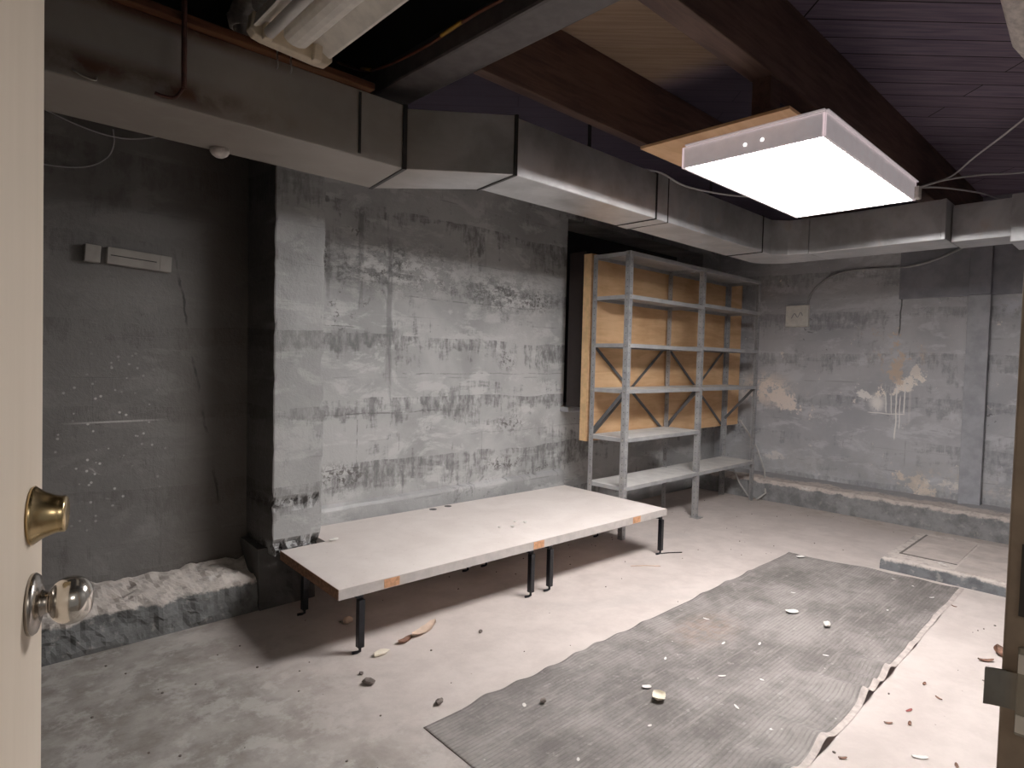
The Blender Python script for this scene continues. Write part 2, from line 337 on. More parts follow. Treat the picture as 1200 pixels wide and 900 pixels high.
M = dict(
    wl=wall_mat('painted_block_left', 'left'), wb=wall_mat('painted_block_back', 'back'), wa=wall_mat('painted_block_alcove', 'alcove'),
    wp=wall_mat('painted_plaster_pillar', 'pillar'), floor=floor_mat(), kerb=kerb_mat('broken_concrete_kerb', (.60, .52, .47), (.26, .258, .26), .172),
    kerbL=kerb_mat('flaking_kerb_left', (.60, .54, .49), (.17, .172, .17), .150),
    duct=duct_mat(), seam=plain('dark_seam', (.03, .028, .026), .5, .3),
    joist=wood_mat('dark_joist', (.070, .042, .036), (.13, .078, .060), 'X'), sub=subfloor_mat(),
    grey=plain('grey_beam_paint', (.085, .075, .075), .55, 0, .15), blackwood=plain('near_black_wood', (.012, .010, .010), .85),  # near-black wood; on the left-hand joist it stands for shade
    rust=wood_mat('rusty_brown_timber', (.055, .022, .010), (.13, .055, .025), 'X'), rustrod=plain('rusted_rod', (.05, .014, .008), .7, .2, .3, 30),
    mat=mat_mat(), post=post_mat(), shelf=shelf_mat(), brace=plain('brace_steel', (.12, .12, .125), .45, .4),
    top=top_mat(), raw=plain('raw_particleboard', (.22, .105, .055), .8, 0, .25, 60), edge=plain('laminate_edge', (.46, .42, .395), .5, 0, .08),
    patch=plain('orange_brown_patch', (.56, .27, .13), .6, 0, .2, 50), black=plain('black_steel', (.012, .013, .017), .35, .5, .2),
    ply=ply_mat(), plyedge=plain('pale_wood_edge', (.72, .46, .22), .6, 0, .1), darkwood=plain('dark_casing', (.014, .008, .007), .7),
    dark=plain('dark_recess', (.02, .018, .022), .9), door=door_mat(), white=plain('aged_white_enamel', (.72, .68, .61), .4, 0, .08),
    tube=plain('frosted_tube', (.80, .77, .72), .25, 0, .03), cream=plain('yellowed_end_plate', (.64, .54, .40), .5, 0, .12),
    boxgrey=plain('cream_box', (.70, .68, .62), .5, 0, .08), boxdim=plain('dark_cream_box', (.34, .315, .285), .6, 0, .1, 9), jamb=plain('brown_jamb', (.27, .205, .15), .6, 0, .15, 12),  # boxdim is a darker tone of the cream box colour
    steel=plain('dull_steel', (.36, .34, .30), .3, .95, .1), strike=plain('dull_brass_strike', (.30, .28, .24), .35, .8, .1),
    brass=plain('worn_brass', (.62, .46, .24), .25, 1.0, .12), nickel=plain('satin_nickel', (.46, .42, .38), .26, 1.0, .1),
    chrome=plain('polished_knob', (.70, .66, .60), .16, .95, .06), cable=plain('grey_cable', (.42, .40, .40), .5, 0, .06),
    conduit=plain('painted_cable', (.33, .335, .34), .5, 0, .06), wirey=plain('red_brown_cable', (.12, .04, .02), .5), tape=plain('yellow_tape', (.45, .26, .04), .5),
    pipe=plain('pale_pipe', (.55, .50, .46), .6, 0, .2, 30), frame=plain('white_lamp_frame', (.82, .76, .76), .45, 0, .04),
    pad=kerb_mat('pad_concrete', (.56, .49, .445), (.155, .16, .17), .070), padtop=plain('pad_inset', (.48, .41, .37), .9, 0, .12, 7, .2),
    leaf=plain('dry_leaf', (.19, .085, .05), .7, 0, .3, 60), paper=plain('cream_scrap', (.78, .70, .55), .7, 0, .06), bark=plain('peach_shaving', (.62, .45, .34), .7, 0, .1),
    flake=plain('white_flake', (.74, .71, .66), .7, 0, .05), stone=plain('grey_pebble', (.16, .13, .115), .9, 0, .2, 60), wallb=plain('wall_band', (.24, .245, .28), .6, 0, .15, 5, .3),
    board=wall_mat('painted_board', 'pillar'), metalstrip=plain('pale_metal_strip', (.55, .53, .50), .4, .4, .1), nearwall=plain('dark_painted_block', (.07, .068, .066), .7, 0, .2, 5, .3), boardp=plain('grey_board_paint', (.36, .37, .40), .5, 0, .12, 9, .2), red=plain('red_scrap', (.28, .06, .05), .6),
)
def emit(name, col, st):
    m = bpy.data.materials.new(name); m.use_nodes = True; n = m.node_tree.nodes; l = m.node_tree.links
    b = n['Principled BSDF']; b.inputs['Base Color'].default_value = (.8, .8, .8, 1)
    b.inputs['Emission Color'].default_value = (*col, 1); b.inputs['Emission Strength'].default_value = st
    return m
fb = M['frame'].node_tree.nodes['Principled BSDF']; fb.inputs['Emission Color'].default_value = (1, .86, .90, 1); fb.inputs['Emission Strength'].default_value = .16  # faint glow added so the lamp housing looks lit
M['glow'] = emit('lit_diffuser', (1.0, .955, .94), 49.0)
M['glowdim'] = emit('lit_slot', (1.0, .93, .93), 6.0)

# ------------------------------------------------------------------ mesh helpers
def add_box(bm, x0, x1, y0, y1, z0, z1, mtx=None):
    v = [bm.verts.new((x, y, z)) for x in (x0, x1) for y in (y0, y1) for z in (z0, z1)]
    for f in ((0, 1, 3, 2), (4, 6, 7, 5), (0, 4, 5, 1), (2, 3, 7, 6), (0, 2, 6, 4), (1, 5, 7, 3)):
        bm.faces.new([v[i] for i in f])
    if mtx is not None: bmesh.ops.transform(bm, matrix=mtx, verts=v)
    return v
def add_prism(bm, pts, z0, z1):
    a = [bm.verts.new((p[0], p[1], z0)) for p in pts]; b = [bm.verts.new((p[0], p[1], z1)) for p in pts]
    n = len(pts); bm.faces.new(a[::-1]); bm.faces.new(b)
    for i in range(n): bm.faces.new((a[i], a[(i + 1) % n], b[(i + 1) % n], b[i]))
    return a + b
def add_bar(bm, p, q, w, h, up=(0, 0, 1)):
    p, q = Vector(p), Vector(q); d = (q - p); L = d.length; d.normalize()
    s = d.cross(Vector(up))
    if s.length < 1e-4: s = d.cross(Vector((1, 0, 0)))
    s.normalize(); u = s.cross(d)
    m = Matrix((s, d, u)).transposed().to_4x4(); m.translation = p
    return add_box(bm, -w / 2, w / 2, 0, L, -h / 2, h / 2, m)
def add_tube(bm, pts, r, seg=10, smooth=True, sub=0):
    pts = [Vector(p) for p in pts]
    if sub:   # Catmull-Rom
        out = []
        for i in range(len(pts) - 1):
            p0 = pts[max(i - 1, 0)]; p1 = pts[i]; p2 = pts[i + 1]; p3 = pts[min(i + 2, len(pts) - 1)]
            for k in range(sub):
                t = k / sub
                out.append(.5 * ((2 * p1) + (p2 - p0) * t + (2 * p0 - 5 * p1 + 4 * p2 - p3) * t * t + (3 * p1 - p0 - 3 * p2 + p3) * t ** 3))
        out.append(pts[-1]); pts = out
    rings = []; up = None
    for i, p in enumerate(pts):
        d = (pts[min(i + 1, len(pts) - 1)] - pts[max(i - 1, 0)]).normalized()
        if up is None:
            up = d.cross(Vector((0, 0, 1)));
            if up.length < .05: up = d.cross(Vector((1, 0, 0)))
        up = (up - d * up.dot(d)).normalized(); w = d.cross(up)
        rr = r[i] if isinstance(r, (list, tuple)) else r
        rings.append([bm.verts.new(p + (up * math.cos(a) + w * math.sin(a)) * rr) for a in (2 * math.pi * k / seg for k in range(seg))])
    for a, b in zip(rings, rings[1:]):
        for k in range(seg):
            f = bm.faces.new((a[k], a[(k + 1) % seg], b[(k + 1) % seg], b[k])); f.smooth = smooth
    bm.faces.new(rings[0][::-1]); bm.faces.new(rings[-1])
def add_lathe(bm, base, axis, prof, seg=32):
    """prof = list of (distance along axis, radius)"""
    ax = Vector(axis).normalized(); u = ax.cross(Vector((0, 0, 1))); u.normalize(); w = ax.cross(u); rings = []
    for h, r in prof:
        rings.append([bm.verts.new(Vector(base) + ax * h + (u * math.cos(a) + w * math.sin(a)) * max(r, .0002)) for a in (2 * math.pi * k / seg for k in range(seg))])
    for a, b in zip(rings, rings[1:]):
        for k in range(seg):
            f = bm.faces.new((a[k], a[(k + 1) % seg], b[(k + 1) % seg], b[k])); f.smooth = True
    bm.faces.new(rings[0][::-1]); bm.faces.new(rings[-1])
def obj(name, bm, m, parent=None, bevel=0, loc=None):
    bmesh.ops.recalc_face_normals(bm, faces=bm.faces[:])
    me = bpy.data.meshes.new(name); bm.to_mesh(me); bm.free()
    o = bpy.data.objects.new(name, me); C.objects.link(o)
    me.materials.append(M[m] if isinstance(m, str) else m)
    if parent is not None: o.parent = parent; o.matrix_parent_inverse = Matrix.Translation(parent.location).inverted() @ Matrix.Identity(4)
    if parent is not None and parent.rotation_euler.z: o.matrix_parent_inverse = (Matrix.Translation(parent.location) @ Matrix.Rotation(parent.rotation_euler.z, 4, 'Z')).inverted()
    if loc is not None: o.location = loc
    if bevel:
        b = o.modifiers.new('b', 'BEVEL'); b.width = bevel; b.segments = 2; b.limit_method = 'ANGLE'
    return o
def tag(o, label, cat, group=None):
    o['label'] = label; o['category'] = cat
    if group: o['group'] = group
    return o
def thing(name, label, cat, loc=(0, 0, 0), group=None):
    o = bpy.data.objects.new(name, None); C.objects.link(o); o.location = loc; o.empty_display_size = .1
    return tag(o, label, cat, group)
def struct(name, bm, m, bevel=0):
    o = obj(name, bm, m, None, bevel); o['kind'] = 'structure'; return o
def B(): return bmesh.new()
def box(*a, **k):
    bm = B(); add_box(bm, *a, **k); return bm
def bar(*a, **k):
    bm = B(); add_bar(bm, *a, **k); return bm
def tube(*a, **k):
    bm = B(); add_tube(bm, *a, **k); return bm
def rough_block(x0, x1, y0, y1, prof, step, amp, seed=0, freq=7.0, axis='X', zamp=None):
    """Concrete strip with a ragged profile. prof: list of (y,z) across, swept along x (or roles swapped)."""
    bm = B(); n = max(2, int(abs(x1 - x0) / step)); rows = []
    pr = []
    for (a, b) in zip(prof, prof[1:]):
        L = math.dist(a, b); k = max(1, int(L / step))
        for i in range(k): pr.append((a[0] + (b[0] - a[0]) * i / k, a[1] + (b[1] - a[1]) * i / k))
    pr.append(prof[-1])
    for i in range(n + 1):
        x = x0 + (x1 - x0) * i / n; row = []
        for j, (y, z) in enumerate(pr):
            P = Vector((x, y, z))
            d = noise.noise_vector(P * freq + Vector((seed, 0, 0))) * amp + noise.noise_vector(P * freq * 3.1) * amp * .5
            fix = 0 if j in (0, len(pr) - 1) else 1
            q = Vector((x, y + d.y * fix, max(z + d.z * fix, .0)))
            row.append(bm.verts.new((q.x, q.y, q.z) if axis == 'X' else (q.y, q.x, q.z)))
        rows.append(row)
    for a, b in zip(rows, rows[1:]):
        for j in range(len(pr) - 1): bm.faces.new((a[j], b[j], b[j + 1], a[j + 1]))
    bm.faces.new(rows[0]); bm.faces.new(rows[-1][::-1])
    return bm

# ------------------------------------------------------------------ room shell
XB, YL, ZC = 6.6, 3.5, 2.83
struct('floor', box(-1.3, XB + .15, -2.6, YL + .45, -.12, 0), 'floor')
struct('ceiling', box(-1.3, XB + .15, -.0, YL + .45, ZC, ZC + .1), 'sub')
# left wall: alcove part, then main part with a window recess behind the shelving
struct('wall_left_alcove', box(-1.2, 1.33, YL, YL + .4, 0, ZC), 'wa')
bm = B()
add_box(bm, 1.33, 3.97, YL, YL + .4, 0, ZC); add_box(bm, 3.97, 6.2, YL, YL + .4, 0, .97)
add_box(bm, 6.2, XB + .15, YL, YL + .4, 0, ZC); add_box(bm, 3.97, 6.2, YL, YL + .4, 2.55, ZC)
struct('wall_left', bm, 'wl')
struct('window_1', box(3.90, 6.25, YL + .32, YL + .36, .95, 2.6), 'dark')
bm = B(); add_box(bm, 3.93, 6.15, YL - .09, YL + .32, .925, .97); struct('trim_1', bm, 'boardp', .008)
struct('wall_back', box(XB, XB + .15, -.1, YL, 0, ZC), 'wb')
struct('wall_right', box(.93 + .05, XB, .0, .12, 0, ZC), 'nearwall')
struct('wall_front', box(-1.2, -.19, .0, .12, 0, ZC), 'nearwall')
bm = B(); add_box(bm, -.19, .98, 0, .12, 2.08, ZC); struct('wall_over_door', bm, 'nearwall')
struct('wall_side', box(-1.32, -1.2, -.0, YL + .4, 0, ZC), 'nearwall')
# thin plastered footing strip along the main left wall
bm = rough_block(1.60, 3.97, 0, 0, [(YL, .435), (YL - .022, .42), (YL - .03, .40), (YL - .03, 0)], .04, .006, 2, 5)
struct('baseboard_left', bm, 'wl')
# concrete kerbs
bm = rough_block(-1.2, 1.36, 0, 0, [(YL + .02, .23), (YL - .02, .225), (YL - .12, .205), (YL - .20, .185), (YL - .245, .15), (YL - .262, .08), (YL - .27, 0)], .018, .030, 4, 9)
struct('concrete_kerb_left', bm, 'kerbL')
bm = rough_block(.2, YL, 0, 0, [(XB + .02, .215), (XB - .03, .208), (XB - .14, .203), (XB - .30, .20), (XB - .385, .195), (XB - .415, .165), (XB - .43, .07), (XB - .44, 0)], .028, .016, 9, 5, axis='Y')
struct('concrete_kerb_back', bm, 'kerb')
# pillar (plaster face broken off near the base)
def pillar():
    bm = B(); xs = [1.325 + .275 * i / 16 for i in range(17)]; zs = [.30 + (ZC - .30) * (j / 90) for j in range(91)]
    F = []
    for j, z in enumerate(zs):
        row = []
        for i, x in enumerate(xs):
            y = 3.150 + noise.noise(Vector((x * 9, z * 3, 5))) * .004
            # broken arrises and pits
            for cz, rz, dep in ((.57, .03, .03), (.33, .05, .05)):
                k = max(0, 1 - abs(z - cz) / rz); nn = noise.noise(Vector((x * 26, z * 26, 1)))
                if nn > -.05: y += dep * k * min(1, nn * 3 + .3)
            zz = z
            if j == 0: zz = z + .035 * noise.noise(Vector((x * 30, 0, 3)))
            xx = x
            if i in (0, 16):
                e = noise.noise(Vector((x * 3, z * 11, 8)))
                xx += (.006 if i == 0 else -.006) * max(0, e) * 3
                y += .010 * max(0, e)
                if z < .42: xx += (.03 if i == 0 else -.035) * (1 - (z - .30) / .12) * (.5 + abs(noise.noise(Vector((z * 50, i, 2)))))
            row.append(bm.verts.new((xx, y, zz)))
        F.append(row)
    for a, b in zip(F, F[1:]):
        for i in range(16): bm.faces.new((a[i], a[i + 1], b[i + 1], b[i]))
    # sides and underside back to the wall
    Lb = [bm.verts.new((1.325, YL + .02, z)) for z in zs]; Rb = [bm.verts.new((1.60, YL + .02, z)) for z in zs]
    for j in range(90):
        bm.faces.new((Lb[j], F[j][0], F[j + 1][0], Lb[j + 1])); bm.faces.new((F[j][16], Rb[j], Rb[j + 1], F[j + 1][16]))
    bm.faces.new([Lb[0]] + [Rb[0]] + F[0][::-1]); bm.faces.new([Lb[-1]] + F[-1] + [Rb[-1]])
    return bm
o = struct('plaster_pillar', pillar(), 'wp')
bm = rough_block(1.29, 1.60, 0, 0, [(YL + .02, .33), (3.24, .32), (3.235, .16), (3.22, 0)], .03, .012, 12, 9)
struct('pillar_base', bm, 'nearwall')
# back wall: projecting upper band and the vertical board
struct('trim_2', box(XB - .035, XB, .12, 1.70, 2.0, ZC), 'wallb', .004)
b = tag(obj('wall_board', box(XB - .085, XB - .035, 1.01, 1.165, .196, 2.0), 'boardp', None, .003), 'tall grey painted board standing upright on the back wall right of the junction box', 'board')
b = tag(obj('upper_wall_board', box(XB - .085, XB - .035, 1.01, 1.165, 2.003, 2.7), 'wallb', None, .003), 'short darker grey board above the tall wall board, running up behind the duct', 'board')

# door frame at the camera
bm = B(); add_box(bm, .93, .98, -.14, .115, 0, 2.08); add_box(bm, .93, .98, -.14, .115, 0, 2.08)
bm = B(); add_box(bm, .93, .98, -.14, .115, 0, 2.08); jm = struct('trim_3', bm, 'jamb', .003)
bm = B(); add_box(bm, -.19, -.15, -.14, .115, 0, 2.08); struct('trim_4', bm, 'jamb', .003)
bm = B(); add_box(bm, -.19, .98, -.14, .115, 2.04, 2.08); struct('trim_5', bm, 'jamb', .003)
sp = thing('strike_plate', 'dull metal strike plate with curved lip on the brown jamb at the right edge', 'strike plate', (.93, .09, .975))
obj('plate', box(.925, .93, .035, .10, .925, 1.03), 'strike', sp, .002)
bm = B(); add_tube(bm, [(.928, .098, .975), (.927, .118, .975), (.922, .126, .975)], .001, 6)
bm.free(); bm = B()
for k in range(7):
    a0 = k / 7; a1 = (k + 1) / 7
    f = lambda a: (.928 - .010 * a * a, .095 + .034 * a)
    p, q = f(a0), f(a1)
    v = [bm.verts.new((p[0], p[1], .953)), bm.verts.new((q[0], q[1], .953)), bm.verts.new((q[0], q[1], .997)), bm.verts.new((p[0], p[1], .997))]
    bm.faces.new(v)
    v = [bm.verts.new((p[0] + .004, p[1], .953)), bm.verts.new((q[0] + .004, q[1], .953)), bm.verts.new((q[0] + .004, q[1], .997)), bm.verts.new((p[0] + .004, p[1], .997))]
    bm.faces.new(v)
obj('lip', bm, 'steel', sp)
obj('latch_hole', box(.9235, .9255, .05, .082, .955, .995), 'seam', sp)
for z0, z1 in ((1.0, 1.022), (.93, .95)): obj('mounting_tab', box(.9225, .925, .082, .099, z0, z1), 'white', sp)
dp = tag(obj('deadbolt_slot', box(.9285, .9305, .045, .102, 1.065, 1.15), 'seam'), 'black rectangular deadbolt slot cut in the brown jamb above the strike plate', 'bolt slot')

# ------------------------------------------------------------------ open door with knob and deadbolt
ang = math.radians(73.0); hinge = Vector((-.155, .155, 0)); dd = Vector((math.cos(ang), math.sin(ang), 0)); nn = Vector((math.sin(ang), -math.cos(ang), 0))
mt = Matrix((dd, nn, Vector((0, 0, 1)))).transposed().to_4x4(); mt.translation = hinge
# the old door hangs slightly out of plumb
lean = Matrix.Translation(hinge + Vector((0, 0, 1.05))) @ Matrix.Rotation(math.radians(.45), 4, dd) @ Matrix.Translation(-(hinge + Vector((0, 0, 1.05))))
mt = lean @ mt
door = obj('door_1', box(0, .955, -.042, 0, .012, 2.03, mtx=mt), 'door', None, .002); door['kind'] = 'structure'
nn = (lean.to_3x3() @ nn).normalized()
kb = mt @ Vector((.888, .0, 1.017)); db = mt @ Vector((.891, .0, 1.133))
bm = B(); add_lathe(bm, kb, nn, [(0, .039), (.004, .040), (.008, .037), (.012, .022)]); rose = obj('rosette', bm, 'nickel', door)
bm = B(); add_lathe(bm, kb, nn, [(.010, .0195), (.014, .0155), (.020, .0135), (.024, .015)]); obj('shank', bm, 'nickel', rose)
prof = [(.020, .014)] + [(.044 - .025 * math.cos(math.pi * (i + 2) / 16), .0315 * math.sin(math.pi * (i + 2) / 16) ** .8) for i in range(0, 14)]
bm = B(); add_lathe(bm, kb, nn, prof, 40); obj('door_knob', bm, 'chrome', door)
bm = B(); add_lathe(bm, db, nn, [(0, .037), (.003, .0385), (.006, .036), (.014, .030), (.024, .0255), (.031, .0238), (.036, .0238), (.038, .022), (.038, .005)]); obj('deadbolt_cylinder', bm, 'brass', door)

# ------------------------------------------------------------------ ceiling timbers
jl = {1.97: 'dark wooden joist nearest the duct, ending at the plywood over the lamp', 1.20: 'wide wooden joist running to the far corner of the lit ceiling lamp', .33: 'wooden joist nearest the doorway wall, on the lamp side of the grey beam'}
for y1, w in ((1.97, .055), (1.20, .095)):
    o = tag(obj('ceiling_joist', box(1.63, XB, y1 - w, y1, 2.5, ZC), 'joist', None, .004), jl[y1], 'joist', 'joists under the subfloor')
for y1, lab in ((2.72, 'near-black joist end left of the grey beam, above the duct'), (1.97, 'near-black joist end left of the grey beam, beside the unlit strip light'), (1.20, 'near-black joist end left of the grey beam, nearer the doorway')):
    if y1 == 2.72: tag(obj('ceiling_joist', box(-1.2, 1.44, y1 - .055, y1, 2.62, ZC), 'blackwood'), lab, 'joist', 'near-black joists left of the beam')  # coloured near black to paint in the shade left of the beam
bm = box(1.45, 1.622, .12, YL, 2.492, 2.60); bm2 = None
gb = thing('ceiling_beam', 'grey painted beam crossing the ceiling from the duct to the top edge', 'beam', (1.53, 1.8, 2.492))
obj('painted_casing', bm, 'grey', gb, .012)
obj('upper_timber', box(1.47, 1.60, .12, YL, 2.60, ZC), 'blackwood', gb)
o = tag(obj('beam_cable', tube([(1.38, 2.75, 2.74), (1.42, 2.6, 2.66), (1.435, 2.40, 2.585), (1.435, 2.04, 2.556), (1.435, 1.75, 2.566), (1.435, 1.5, 2.562), (1.435, 1.1, 2.58), (1.435, .6, 2.57)], .006, 8, sub=5), 'wirey'), 'red-brown cable with yellow tape running along the grey ceiling beam', 'cable')
obj('tape_band', tube([(1.433, 2.42, 2.590), (1.433, 2.50, 2.62)], .008, 8), 'tape', o)
obj('tape_band', tube([(1.433, 1.80, 2.566), (1.433, 1.92, 2.560)], .008, 8), 'tape', o)

# ------------------------------------------------------------------ air duct
dt = thing('air_duct', 'long rectangular galvanised steel air duct running along two walls below the joists', 'duct', (2, 2.2, 2.15))
ZB, ZT = 2.149, 2.414
def prism_part(name, pts, z0, z1, m='duct', bev=.004, lab=None):
    bm = B(); add_prism(bm, pts, z0, z1); o = obj(name, bm, m, dt, bev)
    if lab: o['label'] = lab
    return o
prism_part('duct_section', [(-1.18, 2.256), (1.495, 2.256), (1.560, 2.627), (-1.18, 2.627)], ZB, ZT, lab='dull left run of duct')
prism_part('duct_section', [(1.502, 2.256), (1.871, 1.966), (1.918, 2.261), (1.568, 2.627)], ZB, 2.403, lab='angled offset section of duct')
prism_part('duct_section', [(1.878, 1.963), (2.952, 1.963), (2.952, 2.232), (1.925, 2.256)], ZB, 2.395)
prism_part('duct_section', [(3.064, 1.963), (4.277, 1.963), (4.277, 2.228), (3.064, 2.228)], ZB, 2.395)
heel = [(4.282, 2.228)] + [(4.634 + .244 * math.sin(a), 1.983 + .244 * math.cos(a)) for a in [math.radians(d) for d in range(0, 91, 10)]]
prism_part('duct_elbow', [(4.282, 1.963), (4.418, 1.963), (4.512, 1.880), (4.531, 1.748), (4.879, 1.748)] + heel[::-1], ZB, 2.395)
prism_part('duct_section', [(4.531, 1.744), (4.531, .940), (4.879, .940), (4.879, 1.744)], ZB, 2.395, lab='bright duct run along the back of the room')
prism_part('duct_section', [(4.653, .935), (4.653, .639), (4.935, .639), (4.935, .935)], ZB, 2.375, lab='set-back shaded duct section')
prism_part('duct_section', [(4.568, .634), (4.568, .132), (4.907, .132), (4.907, .634)], 2.102, 2.375)
prism_part('sleeve', [(2.952, 1.958), (3.064, 1.958), (3.064, 2.235), (2.952, 2.235)], ZB - .003, 2.399)
for x0, x1, y0, y1 in ((2.948, 2.955, 1.955, 2.237), (3.061, 3.068, 1.955, 2.233), (4.278, 4.283, 1.959, 2.231)):
    prism_part('seam', [(x0, y0), (x1, y0), (x1, y1), (x0, y1)], ZB - .005, 2.401, 'seam', 0)
prism_part('seam', [(1.490, 2.248), (1.506, 2.243), (1.573, 2.632), (1.556, 2.632)], ZB - .004, 2.416, 'seam', 0)
prism_part('seam', [(1.866, 1.961), (1.880, 1.956), (1.927, 2.265), (1.914, 2.265)], ZB - .004, 2.405, 'seam', 0)
obj('stain_strip', box(1.283, 1.292, 2.250, 2.257, 2.163, 2.403), 'seam', dt)
for x, y in ((3.6, 2.0), (2.4, 2.0), (4.60, 1.3), (.0, 2.29), (4.75, .4)): obj('hanger_strap', box(x, x + .025, y, y + .003, 2.37, ZC), 'blackwood', dt)
obj('end_cleat', box(4.523, 4.532, .94, .962, ZB, 2.395), 'duct', dt, .002)
bat = tag(obj('timber_batten', box(-1.1, 1.335, 2.222, 2.285, 2.4155, 2.443), 'rust', None, .003), 'rust-brown timber batten lying along the top edge of the left duct', 'batten')
for x, i in ((.94, 0), (.99, 1)):
    tag(obj('wire_clip', tube([(x, 2.224, 2.444), (x - .006, 2.216, 2.41), (x, 2.222, 2.382), (x + .008, 2.252, 2.38)], .0028, 6, sub=4), 'steel'), ['left', 'right'][i] + ' one of two small wire clips on the rusty batten below the strip light', 'clip', 'wire clips on the batten')
tag(obj('wire_clip', tube([(.338, 2.252, 2.175), (.362, 2.249, 2.163), (.395, 2.252, 2.160), (.40, 2.253, 2.172)], .0028, 6, sub=4), 'steel'), 'small bent wire clip low on the rusty duct face near the door', 'clip')
hr = thing('duct_hanger', 'thin rusted rod hanging from the ceiling in front of the left duct', 'hanger', (.6345, 2.212, 2.2))
obj('rod', tube([(.630, 2.212, ZC), (.630, 2.212, 2.20)], .008, 10), 'rustrod', hr)
obj('bracket', tube([(.555, 2.249, 2.172), (.58, 2.246, 2.168), (.612, 2.238, 2.172), (.630, 2.214, 2.205)], .0055, 8, sub=3), 'rustrod', hr)
tag(obj('plastic_cap', (lambda bm: (add_lathe(bm, (.865, 2.585, 2.1485), (0.001, 0, -1), [(0, .034), (.012, .036), (.024, .028), (.032, .016), (.034, .004)]), bm)[1])(B()), 'pipe'), 'small pale round fitting under the left duct beside the pillar', 'fitting')

# ------------------------------------------------------------------ lit troffer lamp with its plywood board
fx = thing('ceiling_lamp', 'large rectangular ceiling lamp glowing bright white below the joists', 'lamp', (3.01, 1.19, 2.2))
X0, X1, Y0, Y1 = 2.405, 3.625, .885, 1.475
bm = B()
add_box(bm, X0, X1, Y0, Y0 + .012, 2.198, 2.285); add_box(bm, X0, X1, Y1 - .012, Y1, 2.198, 2.285)
add_box(bm, X0, X0 + .012, Y0, Y1, 2.198, 2.285); add_box(bm, X1 - .012, X1, Y0, Y1, 2.198, 2.285)
add_box(bm, X0, X1, Y0, Y1, 2.279, 2.287)
obj('housing', bm, 'frame', fx, .002)
# flared lip rising on the near end
bm = B(); add_bar(bm, (X0 - .006, Y0, 2.290), (X0 - .006, Y1 - .02, 2.290), .014, .006); add_bar(bm, (X0, Y0 - .004, 2.290), (X1, Y0 - .004, 2.290), .012, .005)
obj('top_flange', bm, 'frame', fx, .001)
obj('diffuser', box(X0 + .014, X1 - .014, Y0 + .014, Y1 - .014, 2.203, 2.207), 'glow', fx)
obj('panel_seam', box(X0 + .3, X1 - .02, 1.178, 1.184, 2.2005, 2.202), emit('seam_glow', (1, .95, .93), 5.0), fx)
for y in (1.19, 1.12): obj('knockout', (lambda bm: (add_lathe(bm, (X0 - .0015, y, 2.235 + (1.19 - y) * .05), (1, 0, 0), [(0, .006), (.001, .006)], 14), bm)[1])(B()), 'glowdim', fx)
obj('end_clip', box(X1 - .03, X1 + .02, Y0 - .02, Y0 + .02, 2.205, 2.262), 'pipe', fx, .003)
pb = thing('lamp_backing_board', 'pale plywood board between the lit ceiling lamp and the joists', 'board', (3, 1.3, 2.295))
obj('plywood_sheet', box(2.315, 3.45, .98, 1.63, 2.294, 2.306), 'ply', pb, .001)
for x in (2.45, 3.35): obj('cleat', box(x, x + .09, 1.115, 1.19, 2.306, 2.5), 'joist', pb)
tag(obj('lamp_cable', tube([(2.87, 1.99, 2.405), (2.97, 1.945, 2.398), (3.2, 1.93, 2.372), (3.45, 1.8, 2.35), (3.55, 1.6, 2.32), (3.56, 1.49, 2.30)], .005, 8, sub=5), 'cable'), 'thin grey cable drooping along the top of the duct behind the lit lamp', 'cable')
cb = ['uppermost of three grey cables fanning right from the lamp corner', 'middle of three grey cables fanning right from the lamp corner', 'lowest of three grey cables fanning right from the lamp corner']
P0 = (3.66, .885, 2.27)
for i, pts in enumerate(([P0, (3.9, .80, 2.36), (3.9, .70, 2.44), (3.5, .46, 2.455), (3.0, .14, 2.52)], [P0, (3.95, .84, 2.36), (4.2, .72, 2.42), (4.41, .566, 2.45), (4.7, .14, 2.50)], [P0, (4.1, .88, 2.36), (4.6, .80, 2.42), (5.2, .67, 2.46), (5.9, .14, 2.52)])):
    tag(obj('lamp_cable', tube(pts, .0045, 8, sub=6), 'cable'), cb[i], 'cable', 'cables fanning from the lamp')
tag(obj('flexible_pipe', tube([(2.0, .33, 2.58), (2.3, .335, 2.50), (2.6, .335, 2.435), (2.9, .30, 2.43), (3.1, .22, 2.42), (3.2, .14, 2.42)], [.045, .05, .05, .05, .045, .04, ] , 16), 'pipe'), 'pale grey curved pipe at the top right corner of the ceiling', 'pipe')

# ------------------------------------------------------------------ unlit strip light (upper left)
sl = thing('strip_light', 'unlit white fluorescent strip light hanging at upper left above the duct', 'strip light', (.92, 1.5, 2.42))
rm = Matrix.Translation((.93, 2.09, 2.40)) @ Matrix.Rotation(math.radians(-1.5), 4, 'Z') @ Matrix.Rotation(math.radians(4), 4, 'Y')
# local: x across, -y along towards the doorway, z up
def strip_profile(bm, prof, y0, y1):
    a = [bm.verts.new((x, y0, z)) for x, z in prof]; b = [bm.verts.new((x, y1, z)) for x, z in prof]
    n = len(prof)
    for i in range(n): bm.faces.new((a[i], a[(i + 1) % n], b[(i + 1) % n], b[i]))
    bm.faces.new(a); bm.faces.new(b[::-1]); bmesh.ops.transform(bm, matrix=rm, verts=a + b)
bm = B(); strip_profile(bm, [(-.128, .012), (-.123, .055), (.135, .055), (.14, .012), (.132, .012), (.07, .042), (-.07, .042), (-.120, .012)], 0, -1.22); obj('reflector', bm, 'white', sl)
bm = B(); strip_profile(bm, [(-.045, .042), (-.042, .0), (-.03, -.012), (-.01, -.018), (.01, -.018), (.03, -.012), (.042, .0), (.045, .042)], -.035, -1.2); obj('ballast_cover', bm, 'white', sl, .003)
bm = B(); v = []
